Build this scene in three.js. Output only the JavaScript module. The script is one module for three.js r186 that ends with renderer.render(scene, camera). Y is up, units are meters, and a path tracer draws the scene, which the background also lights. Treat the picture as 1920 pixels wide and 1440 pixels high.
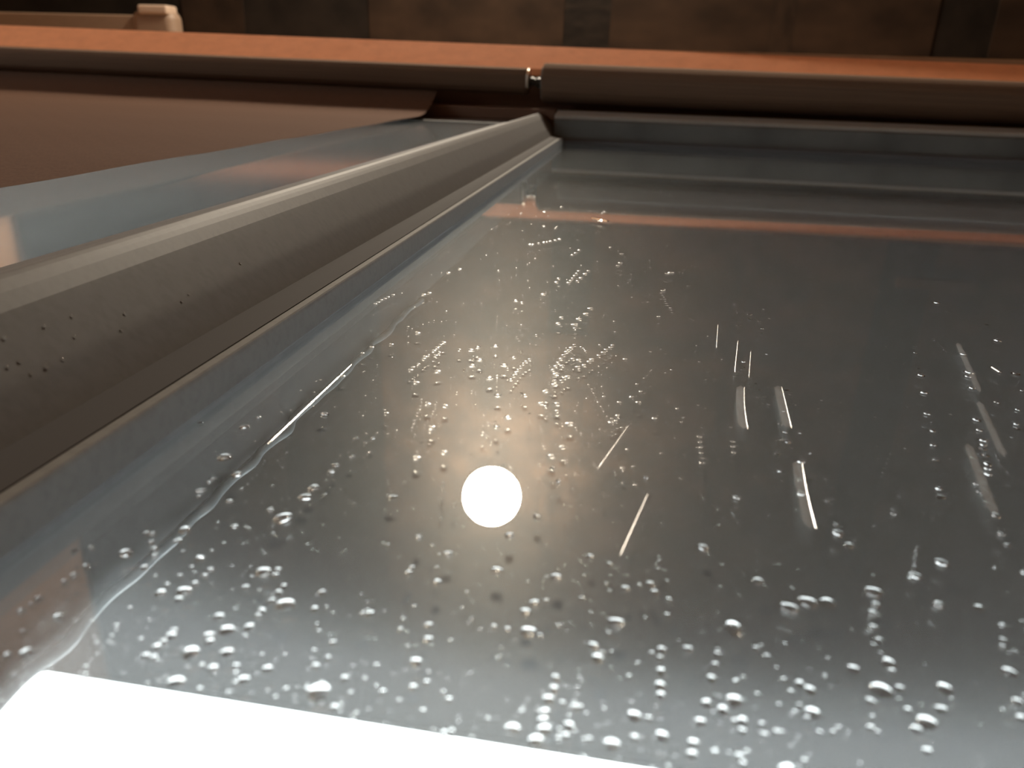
import * as THREE from 'three';
import { RoundedBoxGeometry } from 'three/addons/geometries/RoundedBoxGeometry.js';
import { mergeGeometries, toCreasedNormals } from 'three/addons/utils/BufferGeometryUtils.js';

// ---------------------------------------------------------------- camera, sky, lamps' strength, exposure
// x runs along the window, y is up, z points from the glass (z = 0) into the room. EYE is the height of the camera above the floor.
const EYE = 0.95, CAM_Z = 0.09;
const scene = new THREE.Scene();
const camera = new THREE.PerspectiveCamera(2 * Math.atan(720 / 1430) * 180 / Math.PI, 4 / 3, 0.01, 60);
{ // a phone held close to the pane, looking up along it: the axes of the window as the lens sees them
  const up = new THREE.Vector3(259, -570, 1430).normalize();
  const across = new THREE.Vector3(9893, 909, -1430); across.addScaledVector(up, -across.dot(up)).normalize();
  const room = new THREE.Vector3().crossVectors(across, up);
  const right = new THREE.Vector3(across.x, up.x, room.x), down = new THREE.Vector3(across.y, up.y, room.y), ahead = new THREE.Vector3(across.z, up.z, room.z);
  camera.matrixAutoUpdate = true;
  camera.quaternion.setFromRotationMatrix(new THREE.Matrix4().makeBasis(right, down.clone().negate(), ahead.clone().negate()));
  camera.position.set(0, EYE, CAM_Z);
  camera.focus = 0.30; camera.userData.fStop = 15;
  scene.add(camera);
}
scene.background = new THREE.Color().setRGB(5.2, 5.6, 5.75);      // bright overcast sky
const LAMP_CANDELA = 8, LAMP_GLOW = 220;                          // the room lamps
const renderer = new THREE.WebGLRenderer();
renderer.toneMapping = THREE.LinearToneMapping;
renderer.toneMappingExposure = 1.0;
renderer.shadowMap.enabled = true;

// ---------------------------------------------------------------- helpers
let seed = 7;
const rnd = () => { seed = (seed * 1664525 + 1013904223) >>> 0; return seed / 4294967296; };
const used = new Map();
function numbered(name) { const n = used.get(name) || 0; used.set(name, n + 1); return n ? name + '_' + String(n).padStart(3, '0') : name; }
function mesh(name, geometry, material, parent) {
  const m = new THREE.Mesh(geometry, material); m.name = parent ? name : numbered(name);
  m.castShadow = m.receiveShadow = true; (parent || scene).add(m); return m;
}
function part(name, geometry, material, parent) {       // children number themselves within their thing
  let n = 0; for (const c of parent.children) if (c.name === name || c.name.startsWith(name + '_0')) n++;
  const m = mesh(name, geometry, material, parent); if (n) m.name = name + '_' + String(n).padStart(3, '0'); return m;
}
function group(name, x = 0, y = 0, z = 0) { const g = new THREE.Group(); g.name = numbered(name); g.position.set(x, EYE + y, z); scene.add(g); return g; }
function tag(o, label, category, grp) { o.userData.label = label; o.userData.category = category; if (grp) o.userData.group = grp; return o; }
function structure(o, label, category) { o.userData.kind = 'structure'; if (label) { o.userData.label = label; o.userData.category = category; } return o; }
const box = (x0, x1, y0, y1, z0, z1) => new THREE.BoxGeometry(x1 - x0, y1 - y0, z1 - z0).translate((x0 + x1) / 2, (y0 + y1) / 2, (z0 + z1) / 2);
const rbox = (x0, x1, y0, y1, z0, z1, r) => new RoundedBoxGeometry(x1 - x0, y1 - y0, z1 - z0, 3, r).translate((x0 + x1) / 2, (y0 + y1) / 2, (z0 + z1) / 2);
function outline(pts) { const s = new THREE.Shape(); pts.forEach(([a, b], i) => i ? s.lineTo(a, b) : s.moveTo(a, b)); return s; }
function alongY(pts, y0, y1) {                          // a profile of (x, z) drawn up the window
  const g = new THREE.ExtrudeGeometry(outline(pts.map(([x, z]) => [x, -z])), { depth: y1 - y0, bevelEnabled: false }).rotateX(-Math.PI / 2).translate(0, y0, 0);
  return toCreasedNormals(g, 0.55);
}
function alongX(pts, x0, x1) {                          // a profile of (y, z) drawn across the window
  const g = new THREE.ExtrudeGeometry(outline(pts.map(([y, z]) => [-z, y])), { depth: x1 - x0, bevelEnabled: false }).rotateY(Math.PI / 2).translate(x0, 0, 0);
  return toCreasedNormals(g, 0.55);
}
// layered value noise, for grain in the materials
function noiseField(n, octaves, sx, sy, s) {
  let k = s; const r = () => { k = (k * 1664525 + 1013904223) >>> 0; return k / 4294967296; };
  const out = new Float32Array(n * n); let amp = 1, total = 0;
  for (let o = 0; o < octaves; o++) {
    const gx = Math.max(2, sx << o), gy = Math.max(2, sy << o), g = Float32Array.from({ length: gx * gy }, r);
    for (let y = 0; y < n; y++) for (let x = 0; x < n; x++) {
      const fx = x / n * gx, fy = y / n * gy, ix = fx | 0, iy = fy | 0, tx = (fx - ix) ** 2 * (3 - 2 * (fx - ix)), ty = (fy - iy) ** 2 * (3 - 2 * (fy - iy));
      const at = (a, b) => g[(b % gy) * gx + a % gx];
      out[y * n + x] += amp * ((at(ix, iy) * (1 - tx) + at(ix + 1, iy) * tx) * (1 - ty) + (at(ix, iy + 1) * (1 - tx) + at(ix + 1, iy + 1) * tx) * ty);
    }
    total += amp; amp *= 0.55;
  }
  return out.map((v) => v / total);
}
function grainTexture(field, lo, hi, srgb) {             // a grey texture between two levels
  const n = Math.sqrt(field.length), d = new Uint8Array(n * n * 4);
  field.forEach((v, i) => { const c = Math.round(255 * Math.min(1, Math.max(0, lo + (hi - lo) * v))); d[i * 4] = d[i * 4 + 1] = d[i * 4 + 2] = c; d[i * 4 + 3] = 255; });
  const t = new THREE.DataTexture(d, n, n); t.wrapS = t.wrapT = THREE.RepeatWrapping; t.magFilter = THREE.LinearFilter; t.minFilter = THREE.LinearMipmapLinearFilter; t.generateMipmaps = true;
  if (srgb) t.colorSpace = THREE.SRGBColorSpace; t.needsUpdate = true; return t;
}
const rep = (t, u, v) => { const c = t.clone(); c.repeat.set(u, v); c.needsUpdate = true; return c; };
const FINE = noiseField(256, 4, 24, 24, 11), LONG = noiseField(256, 4, 3, 40, 23), SOFT = noiseField(256, 4, 4, 4, 31);
const tPaint = grainTexture(FINE, 0.93, 1.04, true), tCloth = grainTexture(FINE, 0.82, 1.08, true);
const tFine = grainTexture(FINE, 0.72, 1.1, true), tLong = grainTexture(LONG, 0.55, 1.15, true), tSoft = grainTexture(SOFT, 0.75, 1.1, true), bFine = grainTexture(FINE, 0, 1), bSoft = grainTexture(SOFT, 0, 1);
const col = (r, g, b) => new THREE.Color().setRGB(r, g, b);
const std = (name, c, roughness, more = {}) => Object.assign(new THREE.MeshPhysicalMaterial({ color: c, roughness, ...more }), { name });
const M = {
  ridge: std('sash paint lightened as if lit', col(0.112, 0.110, 0.109), 0.6, { specularIntensity: 0.3, map: rep(tPaint, 20, 20) }),  // lighter copy of the sash paint: light on the rounded ridge, in the colour
  sash: std('grey sash paint', col(0.096, 0.0945, 0.094), 0.65, { specularIntensity: 0.2, map: rep(tPaint, 20, 20) }),  // darker copy: on the stile slope it carries painted shade
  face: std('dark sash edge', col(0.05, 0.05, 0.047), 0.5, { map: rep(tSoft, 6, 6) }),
  stile: std('gloss grey paint', col(0.20, 0.215, 0.205), 0.3, { map: rep(tSoft, 3, 3) }),
  gasket: std('black rubber', col(0.06, 0.058, 0.059), 0.8, { specularIntensity: 0.12 }),
  bead: std('pale sealing strip', col(0.155, 0.157, 0.155), 0.7, { specularIntensity: 0.2, map: rep(tPaint, 20, 20) }),
  sealant: std('clear sealant', col(0.2, 0.22, 0.23), 0.3),
  splay: std('terracotta plaster', col(0.63, 0.245, 0.108), 0.9, { map: rep(tPaint, 3, 3), bumpMap: bFine, bumpScale: 0.0004 }),
  wall: std('tan plaster', col(0.30, 0.17, 0.09), 0.9, { map: tSoft, bumpMap: bFine, bumpScale: 0.0006 }),
  fabric: std('brown blind fabric', col(0.085, 0.046, 0.030), 0.95, { specularIntensity: 0.15, map: rep(tCloth, 40, 40), bumpMap: rep(bFine, 14, 14), bumpScale: 0.0002, side: THREE.DoubleSide }),
  tube: std('dark brown blind fabric', col(0.11, 0.072, 0.051), 1, { specularIntensity: 0.1, map: rep(tCloth, 10, 2) }),
  cap: std('brushed steel', col(0.6, 0.55, 0.48), 0.3, { metalness: 1 }),
  dark: std('black plastic', col(0.02, 0.018, 0.016), 0.5),
  board: [[0.027, 0.0158, 0.0095], [0.0235, 0.014, 0.0085], [0.029, 0.017, 0.0102], [0.0125, 0.009, 0.0065]].map((c, i) => std('stained ceiling board ' + i, col(...c), 0.85, { specularIntensity: 0.2, map: rep(tLong, 1, 1) })),
  ceiling: std('dark ceiling', col(0.02, 0.014, 0.01), 0.9),
  floor: std('oak floor', col(0.20, 0.12, 0.07), 0.6, { map: rep(tLong, 2, 2) }),
  beige: std('beige plastic', col(0.16, 0.105, 0.07), 0.6, { map: tPaint }),
  headboard: std('brown painted board', col(0.115, 0.065, 0.045), 0.8, { specularIntensity: 0.2, map: rep(tPaint, 6, 6) }),
  terrace: std('grey paving', col(0.21, 0.212, 0.21), 0.9, { map: tSoft }),
  soffit: std('dark soffit', col(0.042, 0.037, 0.034), 0.8),
  alu: std('dull aluminium', col(0.17, 0.17, 0.168), 0.3, { metalness: 1 }),
  haze_glass: std('dull window glass', col(0.9, 0.9, 0.88), 0.1, { transmission: 1, thickness: 0, ior: 1.62 }),
  // a sheet of window glass: each of its two faces reflects
  glass: std('window glass', col(0.97, 0.985, 0.98), 0.0, { transmission: 1, thickness: 0, ior: 1.62 }),
  fog: std('condensation on glass', col(0.64, 0.64, 0.62), 0.52, { specularIntensity: 0, transmission: 1, thickness: 0, ior: 1.5 }),
  mist: std('thin condensation', col(0.95, 0.97, 0.98), 0.5, { transmission: 1, thickness: 0.0005, ior: 1.12, clearcoat: 1, clearcoatRoughness: 0.32, transparent: true, opacity: 0.085 }),
  film: std('added film for the lamp glow', col(0.12, 0.115, 0.11), 0.8, { specularIntensity: 0, clearcoat: 1, clearcoatRoughness: 0.45, transparent: true, opacity: 0.24 }),  // added sheet whose broad gloss spreads a glow round the mirrored lamp
  rill: std('ruffled water', col(1, 1, 1), 0.26, { transmission: 1, thickness: 0.001, ior: 1.333 }),
  glint: std('dulled water', col(1, 1, 1), 0.17, { transmission: 1, thickness: 0.001, ior: 1.333 }),
  lip: std('pale weather strip', col(0.20, 0.204, 0.20), 0.5, { specularIntensity: 0.5, map: rep(tPaint, 20, 20) }),
  smear: std('thin wet smear', col(0.62, 0.63, 0.63), 0.5, { transparent: true, opacity: 0.08, clearcoat: 1, clearcoatRoughness: 0.4 }),
  water: std('water', col(1, 1, 1), 0.0, { transmission: 1, thickness: 0.002, ior: 1.333 }),
};

// ---------------------------------------------------------------- the setting: room shell, outside
{
  const f = structure(mesh('floor', box(-2.6, 2.6, -1.05, -0.95, 0, 3.2), M.floor)); f.position.y = EYE;
  const wallPieces = [ // the window wall, with the opening of the window and its sloping reveal
    box(-2.6, -1.45, -1.05, 2.95, -0.12, 0.134), box(0.82, 2.6, -1.05, 2.95, -0.12, 0.134), box(-1.45, 0.82, -1.05, -0.60, -0.12, 0.134), box(-1.45, 0.82, 1.302, 2.95, -0.12, 0.134),
  ];
  wallPieces.push(box(-1.45, 0.82, 1.2625, 1.302, -0.12, -0.031));
  const w = structure(mesh('wall_front', mergeGeometries(wallPieces), M.wall)); w.position.y = EYE;
  const b = structure(mesh('wall_back', box(-2.6, 2.6, -1.05, 2.95, 3.1, 3.2), M.wall)); b.position.y = EYE;
  const r = structure(mesh('wall_right', box(2.5, 2.6, -0.95, 2.95, 0.134, 3.1), M.wall)); r.position.y = EYE;
  const l = structure(mesh('wall_left', mergeGeometries([box(-2.6, -2.5, -0.95, -0.7, 0.134, 3.1), box(-2.6, -2.5, 0.7, 2.95, 0.134, 3.1), box(-2.6, -2.5, -0.7, 0.7, 0.134, 0.3), box(-2.6, -2.5, -0.7, 0.7, 1.7, 3.1)]), M.wall)); l.position.y = EYE;
}
{ // ceiling: a dark slab with boards running away from the window
  const c = group('ceiling'); structure(c);
  part('slab', box(-2.6, 2.6, 2.755, 2.96, -0.12, 3.2), M.ceiling, c);
  const edges = [-1.72, -1.42, -1.22, -1.14, -0.98, -0.86, -0.665, -0.445, -0.205, -0.10, 0.245, 0.30, 0.585, 0.70, 0.99, 1.38, 1.72], tone = [3, 3, 3, 1, 3, 3, 0, 2, 3, 0, 1, 2, 3, 0, 1, 2];
  for (let i = 0; i < 16; i++) part('ceiling_board', box(edges[i] * 1.43, edges[i + 1] * 1.43, 2.72 + (tone[i] === 3 ? 0.002 : 0), 2.756, 0.134, i === 8 ? 0.8 : 3.1), M.board[tone[i]], c);
  part('ceiling_board', box(-0.205 * 1.43, -0.10 * 1.43, 2.72, 2.756, 0.8, 3.1), M.board[0], c);
  for (const [a, d] of [[0.62, 0.80]]) part('cross_rail', rbox(a * 1.43, d * 1.43, 2.705, 2.722, 0.50, 0.535, 0.003), M.board[2], c);
}
{ // splayed head of the window reveal, painted terracotta; the old wall is not quite square to the sashes
  const pts = (x, dz) => [[x, 1.262, 0.100 + dz], [x, 1.300, 0.1335 + dz], [x, 1.33, 0.134 + dz], [x, 1.33, 0.09 + dz], [x, 1.262, 0.09 + dz]];
  const a = pts(-1.45, 0.0135), b = pts(0.82, -0.0095), pos = [], idx = [];
  for (const p of [...a, ...b]) pos.push(...p);
  const g0 = new THREE.BufferGeometry();
  for (let i = 0; i < 5; i++) { const j = (i + 1) % 5; idx.push(i, 5 + i, j, j, 5 + i, 5 + j); }
  for (let i = 1; i < 4; i++) { idx.push(0, i, i + 1); idx.push(5, 5 + i + 1, 5 + i); }
  g0.setAttribute('position', new THREE.Float32BufferAttribute(pos, 3)); g0.setIndex(idx);
  const uv = []; for (let i = 0; i < 10; i++) uv.push(pos[i * 3], pos[i * 3 + 1] + pos[i * 3 + 2]); g0.setAttribute('uv', new THREE.Float32BufferAttribute(uv, 2));
  const g = toCreasedNormals(g0, 0.4);
  const t = structure(mesh('trim_1', g, M.splay), 'terracotta painted plaster band above the rolled blinds', 'trim'); t.position.y = EYE;
}
{
  const g = structure(mesh('ground', box(-8, 8, -1.15, -1.05, -12, -0.12), M.terrace)); g.position.y = EYE;
  const o = group('roof_overhang'); structure(o);
  part('slab', box(-4.2, 4.2, 1.5, 1.66, -1.53, -0.12), M.soffit, o);
  part('fascia', rbox(-4.2, 4.2, 1.496, 1.68, -1.552, -1.53, 0.004), M.soffit, o);
}
// ---------------------------------------------------------------- right-hand window: stile, rail, glass
{
  const w = group('window_1'); structure(w, 'right-hand window with wet glass in a grey sash', 'window');
  const stile = [[-0.1165, -0.027], [-0.1165, 0.004], [-0.118, 0.0045], [-0.130, 0.0095], [-0.1306, 0.0115]];
  for (let i = 1; i <= 6; i++) { const t = i / 6; stile.push([-0.1306 - 0.0194 * t, 0.0115 + 0.0212 * t + 0.0006 * Math.sin(t * 3.14)]); }
  stile.push([-0.1502, 0.030], [-0.1502, -0.027]);
  const ridge = [[-0.1503, 0.029]];
  for (let i = 0; i <= 14; i++) { const a = i / 14 * 2.1; ridge.push([-0.1500 - 0.0125 * (Math.sin(a - 0.83) + 0.738), 0.0327 + 0.0195 * (Math.cos(a - 0.83) - 0.675)]); }
  ridge.push([-0.2005, 0.0270], [-0.2075, 0.0255], [-0.2075, -0.027], [-0.1503, -0.027]);
  part('cover_strip', alongY(ridge, -0.55, 1.206), M.ridge, w).userData.label = 'rounded ridge of the stile, its light put into the paint';
  part('stile', alongY(stile, -0.55, 1.206), M.sash, w).userData.label = 'sloping grey sash stile, its shade put into the paint';
  const bead = []; for (let i = 0; i <= 6; i++) { const a = i / 6 * 1.5; bead.push([-0.1155 - 0.0022 * (1 - Math.cos(a)), 0.0003 + 0.0092 * (0.2 + 0.8 * Math.sin(a)) * (i ? 1 : 0)]); }
  bead.push([-0.1215, 0.0094], [-0.1215, 0.0003]);
  part('glazing_bead', alongY(bead, -0.5, 1.15), M.bead, w);
  part('gasket', alongY([[-0.1215, 0.003], [-0.1205, 0.0098], [-0.124, 0.0106], [-0.1315, 0.0118], [-0.1335, 0.0112], [-0.1335, 0.003]], -0.5, 1.152), M.gasket, w).userData.label = 'dark rubber gasket';
  part('top_rail', alongX([[1.15, -0.045], [1.15, 0.0335], [1.1512, 0.0348], [1.206, 0.0348], [1.206, -0.045]], -0.1305, 0.70), M.face, w);
  const lip = [[1.1525, 0.0349]];
  for (let i = 0; i <= 6; i++) { const a = i / 6 * 1.4; lip.push([1.1525 + 0.009 * (1 - Math.cos(a)), 0.0352 + 0.0055 * Math.sin(a)]); }
  lip.push([1.172, 0.0412], [1.188, 0.0438], [1.200, 0.0445], [1.206, 0.042], [1.206, 0.0349]);
  part('rail_lip', alongX(lip, -0.1305, 0.70), M.lip, w).userData.label = 'thin pale lip along the top rail';
  part('rail_gasket', alongX([[1.1465, 0.0003], [1.1465, 0.006], [1.1485, 0.0085], [1.1515, 0.0085], [1.1515, 0.0003]], -0.1175, 0.63), M.gasket, w);
  part('outer_rail', box(-0.118, 0.70, 1.148, 1.20, -0.05, -0.0455), M.gasket, w);
  part('right_stile', box(0.62, 0.70, -0.55, 1.206, -0.027, 0.03), M.sash, w);
  part('bottom_rail', box(-0.1165, 0.62, -0.56, -0.48, -0.027, 0.03), M.sash, w);
  const pane = part('pane', box(-0.1185, 0.622, -0.482, 1.152, -0.0017, 0), M.glass, w);
  part('condensation', new THREE.PlaneGeometry(0.738, 1.632).translate(0.252, 0.335, -0.0021), M.mist, pane);
  part('glow_film', new THREE.PlaneGeometry(0.738, 1.632).translate(0.252, 0.335, -0.0025), M.film, pane);  // helper sheet behind the pane, added for lamp glow and veil
  // wavy line of sealant outside the glass
  const pts = []; for (let i = 0; i <= 44; i++) { const y = 0.02 + i * 0.0085; pts.push(new THREE.Vector3(-0.1140 + 0.0016 * Math.sin(y * 170 + Math.sin(y * 61) * 2) * rnd() + 0.0007 * (rnd() - 0.5), y, -0.0265 + 0.0006 * (rnd() - 0.5))); }
  part('sealant', new THREE.TubeGeometry(new THREE.CatmullRomCurve3(pts), 200, 0.0014, 8), M.sealant, w).userData.label = 'wavy pale line of sealant';
}
{ // fixed head of the frame and what lies outside above the glass
  const h = structure(mesh('trim_2', mergeGeometries([box(-1.45, 0.82, 1.2065, 1.262, -0.03, 0.028), box(-1.45, 0.82, 1.262, 1.302, -0.03, 0.079)]), M.headboard)); h.position.y = EYE;
  const q = structure(mesh('trim_8', box(-1.45, 0.82, 1.2065, 1.262, -0.12, -0.0301), M.soffit)); q.position.y = EYE;
  const k = structure(mesh('trim_7', rbox(-0.36, -0.135, 1.2065, 1.2610, 0.028, 0.0445, 0.002), M.headboard)); k.position.y = EYE;
  const t = structure(mesh('trim_3', rbox(-0.118, 0.82, 1.128, 1.19, -0.0745, -0.0515, 0.002), M.alu), 'pale metal flashing outside above the glass', 'trim'); t.position.y = EYE;
  const s = structure(mesh('trim_4', box(-0.30, 0.82, 1.19, 1.2065, -0.12, -0.046), M.gasket)); s.position.y = EYE;
}
// ---------------------------------------------------------------- left-hand window, mostly behind its lowered blind
{
  const w = group('window_2'); structure(w, 'left-hand window behind the lowered brown blind', 'window');
  part('top_rail', box(-1.35, -0.2085, 1.13, 1.206, -0.027, 0.026), M.sash, w);
  part('left_stile', box(-1.45, -1.35, -0.55, 1.206, -0.027, 0.026), M.sash, w);
  part('bottom_rail', box(-1.35, -0.2085, -0.60, -0.48, -0.027, 0.026), M.sash, w);
  const pane = part('pane', box(-1.352, -0.2076, -0.482, 1.132, 0.0232, 0.025), M.haze_glass, w); pane.userData.label = 'fogged pane';
  part('condensation', new THREE.PlaneGeometry(1.14, 1.61).translate(-0.78, 0.325, 0.0230), M.fog, pane);
  const o = structure(mesh('trim_5', box(0.70, 0.82, -0.60, 1.2065, -0.12, 0.02), M.sash)); o.position.y = EYE;
  const s = structure(mesh('trim_6', box(-1.45, 0.70, -0.62, -0.56, -0.12, 0.02), M.sash)); s.position.y = EYE;
}
// daylight window in the left wall
{
  const w = group('window_3', -2.55, 0, 1.0); structure(w, 'daylight window in the wall at the left', 'window');
  part('frame', mergeGeometries([box(-0.03, 0.03, -0.7, -0.64, -0.7, 0.7), box(-0.03, 0.03, 0.64, 0.7, -0.7, 0.7), box(-0.03, 0.03, -0.64, 0.64, -0.7, -0.64), box(-0.03, 0.03, -0.64, 0.64, 0.64, 0.7)]), M.stile, w);
  part('pane', box(-0.003, 0.003, -0.64, 0.64, -0.64, 0.64), M.glass, w);
}
// ---------------------------------------------------------------- roller blinds
function rollTube(x0, x1, r, taper) {                     // a roll of cloth with slightly soft ends
  const p = [[0, 0], [r * 0.9, 0], [r * 0.985, 0.0012], [r, 0.004], [r, x1 - x0 - 0.004], [r * 0.985, x1 - x0 - 0.0012], [r * 0.9, x1 - x0], [0, x1 - x0]].map(([a, b]) => new THREE.Vector2(a, b));
  return toCreasedNormals(new THREE.LatheGeometry(p, 40).rotateZ(-Math.PI / 2).translate(x0, 0, 0), 0.6);
}
const lathX = (pts, n = 28) => toCreasedNormals(new THREE.LatheGeometry(pts.map(([a, b]) => new THREE.Vector2(a, b)), n).rotateZ(-Math.PI / 2), 0.6);
{
  const b = group('roller_blind', -0.155, 1.2275, 0.0806); tag(b, 'rolled-up dark brown roller blind above the wet right-hand glass', 'blind');
  b.rotation.y = 0.0078;
  const t = part('roll', rollTube(-0.0035, 0.90, 0.0283), M.tube, b);
  part('end_cap', lathX([[0, -0.0075], [0.010, -0.0075], [0.0125, -0.0062], [0.0225, -0.0055], [0.0245, -0.0035], [0.0245, -0.003], [0, -0.003]]), M.dark, b);
  part('pin', lathX([[0, -0.020], [0.0052, -0.020], [0.0052, -0.012], [0.0075, -0.0115], [0.0075, -0.0075], [0, -0.0075]]), M.dark, b);
  for (const x of [-0.0125]) part('bracket', box(x - 0.001, x + 0.001, -0.006, 0.036, -0.006, 0.006), M.dark, b);
}
{
  const b = group('roller_blind', -0.182, 1.2275, 0.0824); tag(b, 'lowered brown roller blind hanging over the left-hand window', 'blind');
  b.rotation.y = 0.0085;
  part('roll', rollTube(-1.15, -0.0005, 0.0188), M.tube, b);
  part('end_cap', lathX([[0, -0.0005], [0.0178, -0.0005], [0.0186, 0.0006], [0.0184, 0.0022], [0.0165, 0.0032], [0.012, 0.0034], [0, 0.0034]]), M.cap, b).userData.label = 'shiny metal end cap';
  part('pin', lathX([[0, 0.0034], [0.0062, 0.0034], [0.0062, 0.009], [0.0045, 0.0095], [0.0045, 0.013], [0, 0.013]]), M.dark, b);
  // the cloth leaves the roll on the glass side and hangs a little in from it
  const n = 60, pos = [], uv = [], idx = [];
  for (let i = 0; i <= n; i++) {
    const y = -0.004 - i / n * 1.55, s = Math.min(1, i / 4), z = -0.0182 - 0.0335 * (1 - (1 - s) ** 2) + 0.0003 * Math.sin(i * 0.9);
    const edge = -0.140 + 0.030 * i / n;
    for (let k = 0; k <= 12; k++) { const x = -1.14 + (edge + 1.14) * k / 12; pos.push(x, y, z + 0.0003 * Math.sin(k * 1.7 + i * 0.2)); uv.push(x, y); }
  }
  for (let i = 0; i < n; i++) for (let k = 0; k < 12; k++) { const a = i * 13 + k; idx.push(a, a + 13, a + 1, a + 1, a + 13, a + 14); }
  const g = new THREE.BufferGeometry(); g.setAttribute('position', new THREE.Float32BufferAttribute(pos, 3)); g.setAttribute('uv', new THREE.Float32BufferAttribute(uv, 2)); g.setIndex(idx); g.computeVertexNormals();
  part('cloth', g, M.fabric, b).userData.label = 'plain brown cloth, pulled down';
}
// ---------------------------------------------------------------- high up, in the corner of wall and ceiling
{
  const c = mesh('cable_trunking', rbox(-2.5, -1.78, 2.66, 2.7195, 0.1345, 0.243, 0.006), M.beige); c.position.y = EYE;
  tag(c, 'beige trunking high in the corner of wall and ceiling, beyond the left blind', 'trunking');
  const b = group('junction_box', -1.695, 2.67, 0.1345); tag(b, 'small beige rounded box at the end of the trunking, beyond the left blind', 'box');
  part('body', rbox(-0.088, 0.072, -0.03, 0.0495, 0, 0.125, 0.03), M.beige, b);
  part('lid', rbox(-0.05, 0.06, -0.036, 0.03, 0.11, 0.14, 0.008), std('pale lid', col(0.30, 0.22, 0.165), 0.5), b).userData.label = 'paler lid';
}
// ---------------------------------------------------------------- lamps
function globeLamp(x, y, z, r, label) {
  const g = group('globe_lamp', x, y, z); tag(g, label, 'lamp');
  const glow = new THREE.MeshStandardMaterial({ color: col(0.9, 0.85, 0.75), emissive: col(1, 0.87, 0.69), emissiveIntensity: LAMP_GLOW, roughness: 0.4 }); glow.name = 'lit opal glass';
  part('globe', new THREE.SphereGeometry(r, 40, 28), glow, g);
  part('collar', new THREE.CylinderGeometry(r * 0.42, r * 0.5, 0.03, 28).translate(0, r + 0.004, 0), M.dark, g);
  part('rod', new THREE.CylinderGeometry(0.006, 0.006, 2.72 - y - r - 0.019, 14).translate(0, r + 0.019 + (2.72 - y - r - 0.019) / 2, 0), M.dark, g);
  const l = new THREE.PointLight(col(1, 0.87, 0.69), LAMP_CANDELA); l.name = 'lamp_light'; l.shadow.radius = r * 0.96 / 0.02; l.castShadow = true; g.add(l);
  return g;
}
globeLamp(-0.4455, 2.461, 1.378, 0.108, 'glowing round glass lamp hanging from the board ceiling, mirrored in the wet glass');

// ---------------------------------------------------------------- water on the glass
// water on the pane, in millimetres from the point of the glass before the camera: across, up, width
const BIG_DROPS = [
  [-69.2, 131.3, 3.8, "large oval drop lit white, left of the lamp's reflection and lower"],
  [-86.9, 122.7, 2.45, "white drop at the head of the bead cluster beside the left gasket"],
  [-93.4, 112.9, 2.53, "white drop closest to the wavy left sealant line"],
  [-64.5, 112.7, 2.77, "large white drop with a smaller one touching its right, left part of the glass"],
  [-56.2, 104.5, 3.19, "large bright oval drop with two tiny beads trailing to its upper right"],
  [-66, 90, 2.64, "large white drop just above the bright sky, nearest the left corner of the glass"],
  [-64.7, 83.7, 2.18, "white drop sitting on the edge of the bright sky at lower left"],
  [-42.1, 86, 3.33, "largest drop on the glass, wide and white, just above the bright sky left of centre"],
  [-63, 96.2, 2.29, "white drop in the middle of the lower left cluster of drops"],
  [-75.9, 104.4, 2.36, "white double drop in the slanting chain at lower left"],
  [-60.3, 91.2, 1.94, "drop with ragged outline below the lower left cluster"],
  [-95.2, 154.2, 3.58, "large white drop with gold rim, topmost big one near the left gasket"],
  [-68.1, 140.5, 2.66, "left drop of the touching pair left of the lamp's reflection"],
  [-68, 144.8, 2.47, "right drop of the touching pair left of the lamp's reflection"],
  [-12.2, 106.2, 2.61, "large fan-shaped white drop straight below the lamp's reflection"],
  [-20.8, 122.5, 2.19, "small fan-shaped white drop nearest below the lamp's reflection"],
  [2.8, 111.8, 2.57, "large domed white drop below and right of the lamp's reflection"],
  [0.1, 102.1, 1.96, "slanted white drop under a smaller white one at lower centre"],
  [6.4, 90.8, 1.87, "lone oval drop between two beaded chains at the lower centre"],
  [3.2, 84.8, 2.02, "wide flat drop just above the bright sky right of centre"],
  [-6.8, 85.6, 1.9, "lowest and widest drop of the beaded chain at lower centre"],
  [-11.3, 84.9, 1.82, "drop left of the foot of the beaded chain at lower centre"],
  [-7.7, 83.4, 1.95, "drop half over the bright sky's edge at lower centre"],
  [37.9, 124.8, 3.21, "middle and largest of three big drops in a row right of centre"],
  [41.5, 125.5, 2.71, "right one of three big drops in a row right of centre"],
  [34.2, 122.4, 2.87, "left one of three big drops in a row right of centre"],
  [23.3, 114.5, 3.23, "large slanted oval drop below and left of the three drops in a row"],
  [51, 130.7, 3.08, "large drop with a gold edge at the head of a vertical chain on the right"],
  [67.7, 144.1, 2.41, "drop with blue top and gold tip, alone at the right"],
  [45.4, 104, 3.18, "widest drop in the lower right, flat and white, small one under its left"],
  [55.8, 106.4, 2.25, "flat white drop at lower right with a faint curl below it"],
  [48.4, 110.9, 2.07, "blue-gold curved drop above the widest lower right drop"],
  [50.5, 98.3, 2.62, "large slanted white drop near the bottom right corner"],
  [33.5, 96.8, 2.23, "white slanted drop alone near the bottom, right of centre"],
  [21.7, 97, 2.35, "flat white drop above a pair of small pale ones, near the bottom"],
  [68, 112.6, 2.05, "white drop nearest the right edge of the picture, above the bottom corner"],
  [27.8, 85.3, 1.89, "white drop cut by the bottom edge of the picture"],
];
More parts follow.
